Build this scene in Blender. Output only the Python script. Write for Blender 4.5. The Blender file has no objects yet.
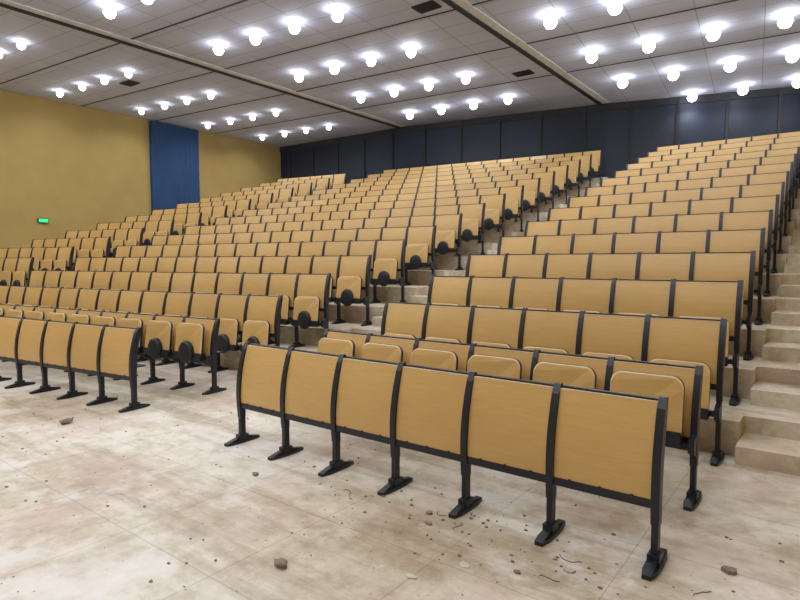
import bpy, math, random
from mathutils import Vector
random.seed(4)
S=bpy.context.scene
H0=1.55
YAW=math.radians(37.2); PITCH=math.radians(3.8)
# ---------------- materials
def mat(name):
    m=bpy.data.materials.new(name); m.use_nodes=True
    nt=m.node_tree; b=nt.nodes['Principled BSDF']
    return m,nt,b
def N(nt,t,**k):
    n=nt.nodes.new(t)
    for a,v in k.items():
        if a in n.inputs: n.inputs[a].default_value=v
        else: setattr(n,a,v)
    return n
def ramp(nt,fac,stops):
    r=nt.nodes.new('ShaderNodeValToRGB')
    e=r.color_ramp.elements
    e[0].position=stops[0][0]; e[0].color=(*stops[0][1],1)
    e[1].position=stops[-1][0]; e[1].color=(*stops[-1][1],1)
    for p,c in stops[1:-1]:
        x=e.new(p); x.color=(*c,1)
    nt.links.new(fac,r.inputs['Fac']); return r.outputs['Color']
def mix(nt,a,b,f,mode='MIX'):
    m=nt.nodes.new('ShaderNodeMix'); m.data_type='RGBA'; m.blend_type=mode
    for s,v in ((0,f),(6,a),(7,b)):
        if isinstance(v,(int,float)): m.inputs[s].default_value=v
        elif isinstance(v,tuple): m.inputs[s].default_value=(*v,1)
        else: nt.links.new(v,m.inputs[s])
    return m.outputs[2]
def noise(nt,scale,detail=4,vec=None,rough=.55):
    n=N(nt,'ShaderNodeTexNoise'); n.inputs['Scale'].default_value=scale; n.inputs['Detail'].default_value=detail
    n.inputs['Roughness'].default_value=rough
    if vec is not None: nt.links.new(vec,n.inputs['Vector'])
    return n.outputs['Fac']
def objvec(nt,scale=(1,1,1),rot=(0,0,0)):
    t=nt.nodes.new('ShaderNodeTexCoord'); m=nt.nodes.new('ShaderNodeMapping')
    m.inputs['Scale'].default_value=scale; m.inputs['Rotation'].default_value=rot
    nt.links.new(t.outputs['Object'],m.inputs['Vector']); return m.outputs['Vector']
def bump(nt,b,h,s,d=.01):
    n=nt.nodes.new('ShaderNodeBump'); n.inputs['Strength'].default_value=s; n.inputs['Distance'].default_value=d
    nt.links.new(h,n.inputs['Height']); nt.links.new(n.outputs[0],b.inputs['Normal'])

def wood():
    m,nt,b=mat('beech_plywood')
    f=noise(nt,9,6,objvec(nt,(.6,1,8)),.65)
    c=ramp(nt,f,[(.25,(.64,.405,.145)),(.75,(.72,.48,.19))])
    g=noise(nt,.9,2,objvec(nt)); c=mix(nt,c,ramp(nt,g,[(.35,(.90,.88,.85)),(.65,(1,1,1))]),1.0,'MULTIPLY')
    nt.links.new(c,b.inputs['Base Color']); b.inputs['Roughness'].default_value=.34
    return m
def simple(name,col,r=.5,metal=0,var=.12,scale=6):
    m,nt,b=mat(name)
    f=noise(nt,scale,4,objvec(nt))
    c=ramp(nt,f,[(.3,tuple(x*(1-var) for x in col)),(.7,tuple(x*(1+var) for x in col))])
    nt.links.new(c,b.inputs['Base Color']); b.inputs['Roughness'].default_value=r; b.inputs['Metallic'].default_value=metal
    return m
M_wood=wood()
M_edge=simple('pale_plywood_edge',(.70,.54,.32),.5)
M_metal=simple('black_coated_steel',(.010,.013,.023),.40)
M_plastic=simple('dark_plastic',(.012,.014,.02),.5)
M_wall=simple('ochre_wall',(.40,.285,.095),.8,0,.07,1.2)
M_back=simple('charcoal_navy_wall',(.008,.014,.034),.6,0,.4,.5)
M_blue=simple('blue_fabric',(.016,.055,.15),.85,0,.15,2)
M_dark=simple('dark_recess',(.02,.02,.025),.7)
M_rubble=simple('rubble',(.25,.19,.15),.9,0,.3,30)
def concrete(name,base,dirt,pale,sc=.6,seams=True):
    m,nt,b=mat(name); v=objvec(nt)
    a=noise(nt,sc,10,v,.66); c=ramp(nt,a,[(.38,dirt),(.48,base),(.58,pale)])
    d=noise(nt,sc*9,8,v,.75); c=mix(nt,c,ramp(nt,d,[(.40,(.62,.54,.44)),(.54,(1,1,1))]),.5,'MULTIPLY')
    st=noise(nt,1.0,6,objvec(nt,(.35,2.6,1),(0,0,.12)),.65)
    c=mix(nt,c,ramp(nt,st,[(.40,(.58,.50,.40)),(.51,(1,1,1))]),.6,'MULTIPLY')
    p=noise(nt,sc*1.7,3,objvec(nt,(1,1,1),(0,0,1)),.5)
    c=mix(nt,c,(.66,.46,.42),ramp(nt,p,[(.50,(0,0,0)),(.68,(.4,.4,.4))]))
    if seams:
        q=noise(nt,2.3,9,objvec(nt,(1,1.5,1),(0,0,.5)),.7)
        c=mix(nt,c,(.32,.25,.17),ramp(nt,q,[(.61,(0,0,0)),(.67,(.45,.45,.45))]))
        q2=noise(nt,1.1,9,objvec(nt,(1,1,1),(.4,0,2)),.7)
        c=mix(nt,c,(.84,.82,.80),ramp(nt,q2,[(.54,(0,0,0)),(.64,(.6,.6,.6))]))
        br=nt.nodes.new('ShaderNodeTexBrick'); nt.links.new(v,br.inputs['Vector'])
        br.offset=0; br.inputs['Scale'].default_value=1; br.inputs['Brick Width'].default_value=.8; br.inputs['Row Height'].default_value=.8
        br.inputs['Mortar Size'].default_value=.004; br.inputs['Color1'].default_value=(1,1,1,1); br.inputs['Color2'].default_value=(.96,.95,.94,1); br.inputs['Mortar'].default_value=(.66,.62,.56,1)
        c=mix(nt,c,br.outputs['Color'],.7,'MULTIPLY')
        vo=nt.nodes.new('ShaderNodeTexVoronoi'); vo.inputs['Scale'].default_value=9; nt.links.new(v,vo.inputs['Vector'])
        c=mix(nt,c,ramp(nt,vo.outputs['Distance'],[(.05,(.45,.36,.28)),(.09,(1,1,1))]),.7,'MULTIPLY')
    nt.links.new(c,b.inputs['Base Color']); b.inputs['Roughness'].default_value=.5
    bump(nt,b,d,.25,.01); return m
M_floor=concrete('dusty_floor',(.65,.59,.475),(.48,.40,.29),(.77,.73,.65))
M_tier=concrete('bare_concrete_tiers',(.64,.575,.43),(.48,.40,.28),(.74,.69,.57),1.1,False)
def ceilmat():
    m,nt,b=mat('ceiling_panels'); v=objvec(nt,(1,1,1),(0,0,math.radians(-5.4)))
    br=nt.nodes.new('ShaderNodeTexBrick'); nt.links.new(v,br.inputs['Vector']); br.offset=0
    br.inputs['Scale'].default_value=1; br.inputs['Brick Width'].default_value=1.2; br.inputs['Row Height'].default_value=.6
    br.inputs['Mortar Size'].default_value=.012
    br.inputs['Color1'].default_value=(.52,.54,.69,1); br.inputs['Color2'].default_value=(.57,.59,.74,1); br.inputs['Mortar'].default_value=(.33,.34,.43,1)
    nt.links.new(br.outputs['Color'],b.inputs['Base Color']); b.inputs['Roughness'].default_value=.75; return m
M_ceil=ceilmat()
def emis(name,col,s):
    m,nt,b=mat(name); b.inputs['Base Color'].default_value=(*col,1)
    b.inputs['Emission Color'].default_value=(*col,1); b.inputs['Emission Strength'].default_value=s; return m
M_lamp=emis('lamp_globe',(.92,.96,1.0),17)
M_white=simple('white_trim',(.7,.7,.72),.5)
M_exit=emis('exit_green',(.02,.7,.2),1.4)

# ---------------- mesh helper
class MB:
    def __init__(s): s.v=[];s.f=[];s.m=[];s.sm=[]
    def add(s,vs,fs,mi,smooth=False):
        o=len(s.v); s.v+=[tuple(p) for p in vs]
        for f in fs: s.f.append(tuple(i+o for i in f)); s.m.append(mi); s.sm.append(smooth)
    def box(s,x0,x1,y0,y1,z0,z1,mi=0):
        vs=[(x,y,z) for z in (z0,z1) for y in (y0,y1) for x in (x0,x1)]
        s.add(vs,[(0,2,3,1),(4,5,7,6),(0,1,5,4),(2,6,7,3),(0,4,6,2),(1,3,7,5)],mi)
    def ext_x(s,prof,x0,x1,mi,smooth=False):
        n=len(prof)
        vs=[(x0,y,z) for y,z in prof]+[(x1,y,z) for y,z in prof]
        fs=[(i,(i+1)%n,n+(i+1)%n,n+i) for i in range(n)]
        s.add(vs,fs,mi,smooth)
        h=n//2
        caps=[]
        for i in range(h-1):
            a,b,c,d=i,i+1,n-2-i,n-1-i
            caps.append((a,d,c,b)); caps.append((n+a,n+b,n+c,n+d))
        s.add(vs,caps,mi)
    def poly_z(s,pts,z0,z1,mi):
        n=len(pts); vs=[(x,y,z0) for x,y in pts]+[(x,y,z1) for x,y in pts]
        s.add(vs,[(i,(i+1)%n,n+(i+1)%n,n+i) for i in range(n)]+[tuple(range(n-1,-1,-1)),tuple(range(n,2*n))],mi)
    def mesh(s,name,mats):
        me=bpy.data.meshes.new(name); me.from_pydata(s.v,[],s.f)
        for m in mats: me.materials.append(m)
        for i,p in enumerate(me.polygons): p.material_index=s.m[i]; p.use_smooth=s.sm[i]
        me.update(); return me
def obj(name,me,loc=(0,0,0),rz=0):
    o=bpy.data.objects.new(name,me); o.location=loc; o.rotation_euler=(0,0,rz)
    S.collection.objects.link(o); return o

# ---------------- seat rows
def curve(zr,H):
    t=(zr-(H-.62))/.62
    if t<0: return 0
    return -.014*math.sin(min(t,1)*math.pi)+.08*t*t
def strip(H,z0,z1,yo0,yo1,n=8):
    a=[];b=[]
    for i in range(n+1):
        z=z0+(z1-z0)*i/n; y=curve(z,H)
        a.append((y+yo0,z)); b.append((y+yo1,z))
    return a+b[::-1]
PW=.042
def foot(mb,x):
    pts=[(x-.022,-.17),(x+.022,-.17),(x+.036,-.10),(x+.040,.0),(x+.036,.10),(x+.022,.17),(x-.022,.17),(x-.036,.10),(x-.040,0),(x-.036,-.10)]
    mb.poly_z(pts,0,.022,0)
    pr=[(-.165,.02),(-.09,.038),(-.035,.048),(.035,.048),(.09,.038),(.165,.02)]
    a=[(y,z) for y,z in pr]
    b=[(y,.018) for y,z in pr]
    mb.ext_x(a+b[::-1],x-.022,x+.022,0)
    mb.box(x-.030,x+.030,-.045,.045,.02,.07,0)
def post(mb,x,H):
    mb.ext_x(strip(H,.04,H-.62,-.025,.025,1),x-PW/2+.004,x+PW/2-.004,0)
    a=[];b=[]
    n=12; z0=H-.64
    for i in range(n+1):
        z=z0+(H-.0-z0)*i/n; y=curve(z,H); t=(z-z0)/(H-z0)
        w=.027+.010*math.sin(t*math.pi)
        if i==n: w*=.45
        a.append((y-w,z)); b.append((y+w*.9,z))
    mb.ext_x(a+b[::-1],x-PW/2,x+PW/2,0)
def roundrect(w,h,r,rb=.02,n=6):
    pts=[]
    for cx,cz,rr,a0 in ((w/2,h,r,0),(-w/2,h,r,90),(-w/2,0,rb,180),(w/2,0,rb,270)):
        sx=1 if cx>0 else -1; sz=-1 if cz==h else 1
        ox=cx-sx*rr; oz=cz+sz*rr
        for i in range(n+1):
            a=math.radians(a0+90*i/n); pts.append((ox+rr*math.cos(a),oz+rr*math.sin(a)))
    return pts
def pad(mb,xc,H):
    w=.455; h=.37
    P=roundrect(w,h,.075)
    z0=.45 if H<1 else .40; y0=-.150
    def yy(t,off):
        return y0+.055*(t/h)-.018*math.sin(math.pi*t/h)+off
    n=len(P)
    def loop(off,s=1.0):
        return [(xc+x*s,yy(h/2+(t-h/2)*s,off),z0+h/2+(t-h/2)*s) for x,t in P]
    L=[loop(.0,.965),loop(.007,1),loop(.036,1),loop(.043,.965)]
    vs=sum(L,[])
    for k in range(3):
        mb.add(vs,[(k*n+i,k*n+(i+1)%n,(k+1)*n+(i+1)%n,(k+1)*n+i) for i in range(n)],3 if k==1 else 2 if k==0 else 1)
    mb.add(L[0],[tuple(range(n-1,-1,-1))],1); mb.add(L[3],[tuple(range(n))],1)
    zc=z0+.035; m=14
    rings=[]
    for s,yo in ((1,-.0),(1,-.035),(.85,-.055),(.4,-.064)):
        rings.append([(xc+.115*s*math.cos(2*math.pi*i/m),y0+.005+yo,zc+.135*s*math.sin(2*math.pi*i/m)) for i in range(m)])
    for a in range(3):
        mb.add(rings[a]+rings[a+1],[(i,(i+1)%m,m+(i+1)%m,m+i) for i in range(m)],3,True)
    mb.add(rings[3],[tuple(range(m))],3)
    mb.add(rings[0],[tuple(range(m))],3)
    mb.box(xc-.225,xc+.225,-.165,-.09,z0-.055,z0+.03,3)
    mb.box(xc-.05,xc+.05,-.15,-.02,z0-.06,z0+.02,3)
def make_row(n,pitch,kind):
    H={'front':.86,'low':.88,'high':1.11}[kind]
    mb=MB()
    for i in range(n+1):
        x=-i*pitch; post(mb,x,H); foot(mb,x)
    zb={'front':.345,'low':.42,'high':.60}[kind]
    for i in range(n):
        xr=-i*pitch-PW/2-.001; xl=-(i+1)*pitch+PW/2+.001
        mb.ext_x(strip(H,zb,H-.028,-.018,.0),xl,xr,1,False)
        yt=curve(H-.028,H); mb.box(xl,xr,yt-.019,yt+.001,H-.028,H-.023,2)
        mb.ext_x(strip(H,H-.36,H-.04,.016,.034,5),xl+.02,xr-.02,1)
        mb.box(xl,xr,yt+.002,yt+.034,H-.036,H-.012,0)
        yb=curve(H-.42,H); mb.box(xl,xr,yb+.01,yb+.17,H-.43,H-.415,3)
        mb.box(xl,xr,-.026,.022,zb-.042,zb+.004,0)
        for q in (.18,.5,.82):
            xx=xl+(xr-xl)*q
            mb.box(xx-.007,xx+.007,-.030,-.02,zb-.004,zb+.010,0)
        if kind!='front':
            mb.box(xl,xr,-.10,-.055,.36,.40,0)
            pad(mb,(xl+xr)/2,H)
    if kind!='front':
        for i in range(n+1):
            x=-i*pitch
            mb.ext_x([(-.12,.35),(-.12,.43),(-.02,.46),(-.02,.30)],x-.018,x+.018,0)
    return mb.mesh('seat_row_'+kind+str(n),[M_metal,M_wood,M_edge,M_plastic])
P1=.5585; P2=.56
SP=.92; RISE=.278; NT=14
def ty(n): return {1:3.04,2:4.02}.get(n, 5.0+SP*(n-3))
def tz(n): return max(0,n-3)*RISE
A=math.radians(7.5); B=math.radians(10)
XA=-5.83; XB=-13.6; XC=-15.25
def off(x):
    if x>XA: return 0
    if x>XB: return (x-XA)*math.tan(A)
    return (XB-XA)*math.tan(A)+(x-XB)*math.tan(B)
meshes={}
def row(n,blk):
    cnt,pitch,x0,rz={'R':(6,P1,-.67,0),'C':(14,P2,XA,A),'L':(6,P2,XC,B)}[blk]
    kind='front' if n==1 else 'low' if n==2 else 'high'
    k=(kind,cnt)
    if k not in meshes: meshes[k]=make_row(cnt,pitch,kind)
    nm='front_desk_panel_row' if n==1 else 'auditorium_seat_row'
    obj(nm,meshes[k],(x0,ty(n)+off(x0),tz(n)),rz)
for b,cnt in (('R',16),('C',17),('L',17)):
    for n in range(1,cnt+1): row(n,b)

# ---------------- tiers and stairs
mb=MB()
def sect(xa,xb,levels):
    oa,ob=off(xa),off(xb)
    pz=0
    for i,(y,z) in enumerate(levels):
        y2=levels[i+1][0] if i+1<len(levels) else 23.5
        last=i+1>=len(levels)
        a0,b0=y+oa,y+ob; a1,b1=(y2,y2) if last else (y2+oa,y2+ob)
        v=[(xa,a0,0),(xb,b0,0),(xa,a0,pz),(xb,b0,pz),(xa,a0,z),(xb,b0,z),(xa,a1,z),(xb,b1,z),(xa,a1,0),(xb,b1,0)]
        mb.add(v,[(2,4,5,3),(4,6,7,5),(0,8,6,4),(1,5,7,9)],0); pz=z
TR=.20
tierN=lambda NN:[(ty(k+2)+TR,RISE*k) for k in range(1,NN+1)]
def stairN(NN):
    s=[]
    for k in range(1,NN+1):
        s.append((ty(k+2)-.02,RISE*(k-.5))); s.append((ty(k+2)+.44,RISE*k))
    return s
XR=1.7; XL=-19.85
sect(-.55,XR,stairN(14))
sect(-4.14,-.55,tierN(14))
sect(-5.72,-4.14,stairN(14))
sect(XB-.05,-5.72,tierN(15))
sect(XC+.1,XB-.05,stairN(14))
sect(-18.68,XC+.1,tierN(15))
sect(XL,-18.68,stairN(14))
obj('tiered_floor',mb.mesh('tiered_floor',[M_tier]))

CZ=6.65
mb=MB(); mb.box(XL-.2,XR+.2,-6.2,24,-.2,0); obj('floor',mb.mesh('floor',[M_floor]))
mb=MB(); mb.box(XL-.2,XR+.2,-6.2,24,CZ,CZ+.2); obj('ceiling',mb.mesh('ceiling',[M_ceil]))
mb=MB(); mb.box(XL-.2,XL,-6,17.4,0,CZ); obj('wall_left',mb.mesh('wall_left',[M_wall]))
mb=MB(); mb.box(XR,XR+.2,-6,23.5,0,CZ); obj('wall_right',mb.mesh('wall_right',[M_wall]))
mb=MB(); mb.box(XL,XR,-6.2,-6,0,CZ); obj('wall_front',mb.mesh('wall_front',[M_wall]))
W=[(XL-.1,17.35),(-13,17.6),(-6,19.0),(-.8,20.6),(XR+.1,21.5)]
mb=MB()
for (x0,y0),(x1,y1) in zip(W,W[1:]):
    mb.poly_z([(x0,y0),(x1,y1),(x1,y1+.2),(x0,y0+.2)],0,CZ,0)
    L=math.hypot(x1-x0,y1-y0); k=int(L/1.6)
    for i in range(k+1):
        t=(i+.5)/(k+1); x=x0+(x1-x0)*t; y=y0+(y1-y0)*t
        mb.box(x-.04,x+.04,y-.05,y+.05,3.5,CZ-.01,1)
    mb.poly_z([(x0,y0-.04),(x1,y1-.04),(x1,y1),(x0,y0)],CZ-.22,CZ-.005,1)
obj('wall_back',mb.mesh('wall_back',[M_back,M_dark]))
def wy(x):
    for (x0,y0),(x1,y1) in zip(W,W[1:]):
        if x0<=x<=x1: return y0+(y1-y0)*(x-x0)/(x1-x0)
    return 21
mb=MB()
pts=[]
n=60
for i in range(n+1):
    y=11.2+1.95*i/n; pts.append((XL+.11+.014*math.sin(i*1.25),y))
vs=[(x,y,1.6) for x,y in pts]+[(x,y,CZ-.03) for x,y in pts]
mb.add(vs,[(i,i+1,n+2+i,n+1+i) for i in range(n)],0,True)
mb.box(XL,XL+.09,11.2,13.15,1.6,CZ-.03,0)
obj('blue_curtain',mb.mesh('blue_curtain',[M_blue]))
mb=MB(); mb.box(XL,XL+.05,7.45,7.75,2.78,2.92,1); mb.box(XL+.05,XL+.055,7.47,7.73,2.80,2.90,0)
obj('exit_sign',mb.mesh('exit_sign',[M_exit,M_metal]))
for i,x in enumerate((-6.1,-13.2)):
    mb=MB(); mb.box(x-.16,x-.04,-5.9,wy(x)-.1,CZ-.05,CZ+.001,0); mb.box(x-.04,x+.16,-5.9,wy(x)-.1,CZ-.02,CZ+.001,1); 
    obj('trim_%d'%(i+1),mb.mesh('trim',[M_dark,M_white]))
sl=.095
for k in range(8):
    y0=15.8-2.53*k
    mb=MB(); xa,xb=XL,XR
    mb.poly_z([(xa,y0+sl*xa),(xb,y0+sl*xb),(xb,y0+sl*xb+.035),(xa,y0+sl*xa+.035)],CZ-.012,CZ+.001,0)
    obj('trim_%d'%(k+3),mb.mesh('trim',[M_dark]))
for (x,y) in ((-6.7,9.7),(-6.9,14.6),(-16.2,8.6)):
    mb=MB(); mb.box(x-.25,x+.25,y-.17,y+.17,CZ-.03,CZ,0)
    for i in range(6): mb.box(x-.22,x+.22,y-.14+i*.05,y-.125+i*.05,CZ-.04,CZ-.03,1)
    obj('ceiling_vent',mb.mesh('ceiling_vent',[M_dark,M_metal]))
# globe downlights on short canopies
mb=MB(); spots=[]
def lamp(x,y,r):
    n=12
    def ring(rr,z): return [(x+rr*math.cos(2*math.pi*i/n),y+rr*math.sin(2*math.pi*i/n),z) for i in range(n)]
    zc=CZ-.01-r
    R=[ring(.06,CZ),ring(.06,CZ-.02),ring(.04,CZ-.045)]
    for a in range(2):
        mb.add(R[a]+R[a+1],[(i,(i+1)%n,n+(i+1)%n,n+i) for i in range(n)],1)
    D=[ring(r*math.cos(math.radians(t)),zc-r*math.sin(math.radians(t))) for t in (-70,-30,10,50,80)]
    for a in range(4):
        mb.add(D[a]+D[a+1],[(i,n+i,n+(i+1)%n,(i+1)%n) for i in range(n)],0)
    mb.add(D[4],[tuple(range(n))],0); mb.add(D[0],[tuple(range(n-1,-1,-1))],0)
    spots.append((x,y,zc-r-.02))
for cols,rad in (([-1.0,-2.3,-3.6,-4.87],.14),([-8.2,-9.35,-10.5,-11.7],.122),([-15.2,-16.3,-17.4,-18.6],.09)):
    for x in cols:
        for k in range(-2,8):
            y=14.55-2.53*k+sl*x
            if y<wy(x)-.25 and y>-5: lamp(x,y,rad)
dl=obj('ceiling_downlights',mb.mesh('ceiling_downlights',[M_lamp,M_white]))
ld=bpy.data.lights.new('downlight_beam','SPOT'); ld.energy=50; ld.color=(.96,.98,1.0)
ld.spot_size=math.radians(165); ld.spot_blend=.7; ld.shadow_soft_size=.05
for p in spots:
    o=bpy.data.objects.new('beam',ld); o.location=p; S.collection.objects.link(o); o.parent=dl
def chunk(x,y,s,flat=.5):
    import bmesh
    bm=bmesh.new(); bmesh.ops.create_icosphere(bm,subdivisions=2,radius=s)
    for v in bm.verts:
        v.co*=random.uniform(.7,1.15); v.co.z*=flat; v.co.x*=1.4
    mz=min(v.co.z for v in bm.verts)
    for v in bm.verts: v.co.z-=mz
    me=bpy.data.meshes.new('debris_chunk'); bm.to_mesh(me); bm.free(); me.materials.append(M_rubble)
    obj('debris_chunk',me,(x,y,0),random.random()*3)
for a in ((-5.83,2.36,.05),(-2.19,1.88,.035)):
    chunk(*a)
mb=MB()
M_paper=simple('dusty_paper',(.55,.5,.43),.9)
def scrap(x,y,s,mi):
    k=random.randint(5,7); a0=random.random()*6
    p=[(x+s*random.uniform(.5,1.2)*math.cos(a0+6.283*i/k),y+s*random.uniform(.4,1)*math.sin(a0+6.283*i/k)) for i in range(k)]
    mb.poly_z(p,0,random.uniform(.003,.012) if mi==1 else s*.5,mi)
for i in range(260):
    scrap(random.uniform(-7.5,.6),random.uniform(.9,3.9),random.uniform(.003,.013),0)
for i in range(70):
    scrap(random.gauss(-1.5,.6),random.gauss(2.75,.2),random.uniform(.004,.014),0)
for x,y in ((-1.93,2.84),(-1.85,2.72),(-1.0,2.72),(-1.45,2.45),(-.35,3.2),(-.2,2.75),(-1.6,2.2),(-1.2,2.55),(-3.3,2.6),(-.7,2.5)):
    scrap(x,y,random.uniform(.02,.04),1 if random.random()<.5 else 0)
def wire(x,y,l):
    a=random.random()*6; p=[]
    for i in range(9):
        p.append((x,y)); a+=random.uniform(-.7,.7); x+=l/8*math.cos(a); y+=l/8*math.sin(a)
    for (x0,y0),(x1,y1) in zip(p,p[1:]):
        d=math.hypot(x1-x0,y1-y0); nx,ny=-(y1-y0)/d*.002,(x1-x0)/d*.002
        mb.poly_z([(x0-nx,y0-ny),(x1-nx,y1-ny),(x1+nx,y1+ny),(x0+nx,y0+ny)],0,.004,0)
for x,y in ((-1.9,2.9),(-1.1,2.85),(-1.0,2.6),(-2.6,2.8),(-.4,2.95),(-1.7,2.75)): wire(x,y,random.uniform(.10,.22))
obj('floor_litter',mb.mesh('floor_litter',[M_rubble,M_paper]))

# ---------------- world, camera
w=bpy.data.worlds.new('w'); S.world=w; w.use_nodes=True
w.node_tree.nodes['Background'].inputs[0].default_value=(.5,.52,.6,1); w.node_tree.nodes['Background'].inputs[1].default_value=.05
cd=bpy.data.cameras.new('cam'); cam=bpy.data.objects.new('camera',cd); S.collection.objects.link(cam)
cam.location=(0,0,H0); cam.rotation_euler=(math.pi/2-PITCH,0,YAW)
cd.sensor_width=36; cd.lens=571/800*36
S.camera=cam
S.view_settings.view_transform='Standard'
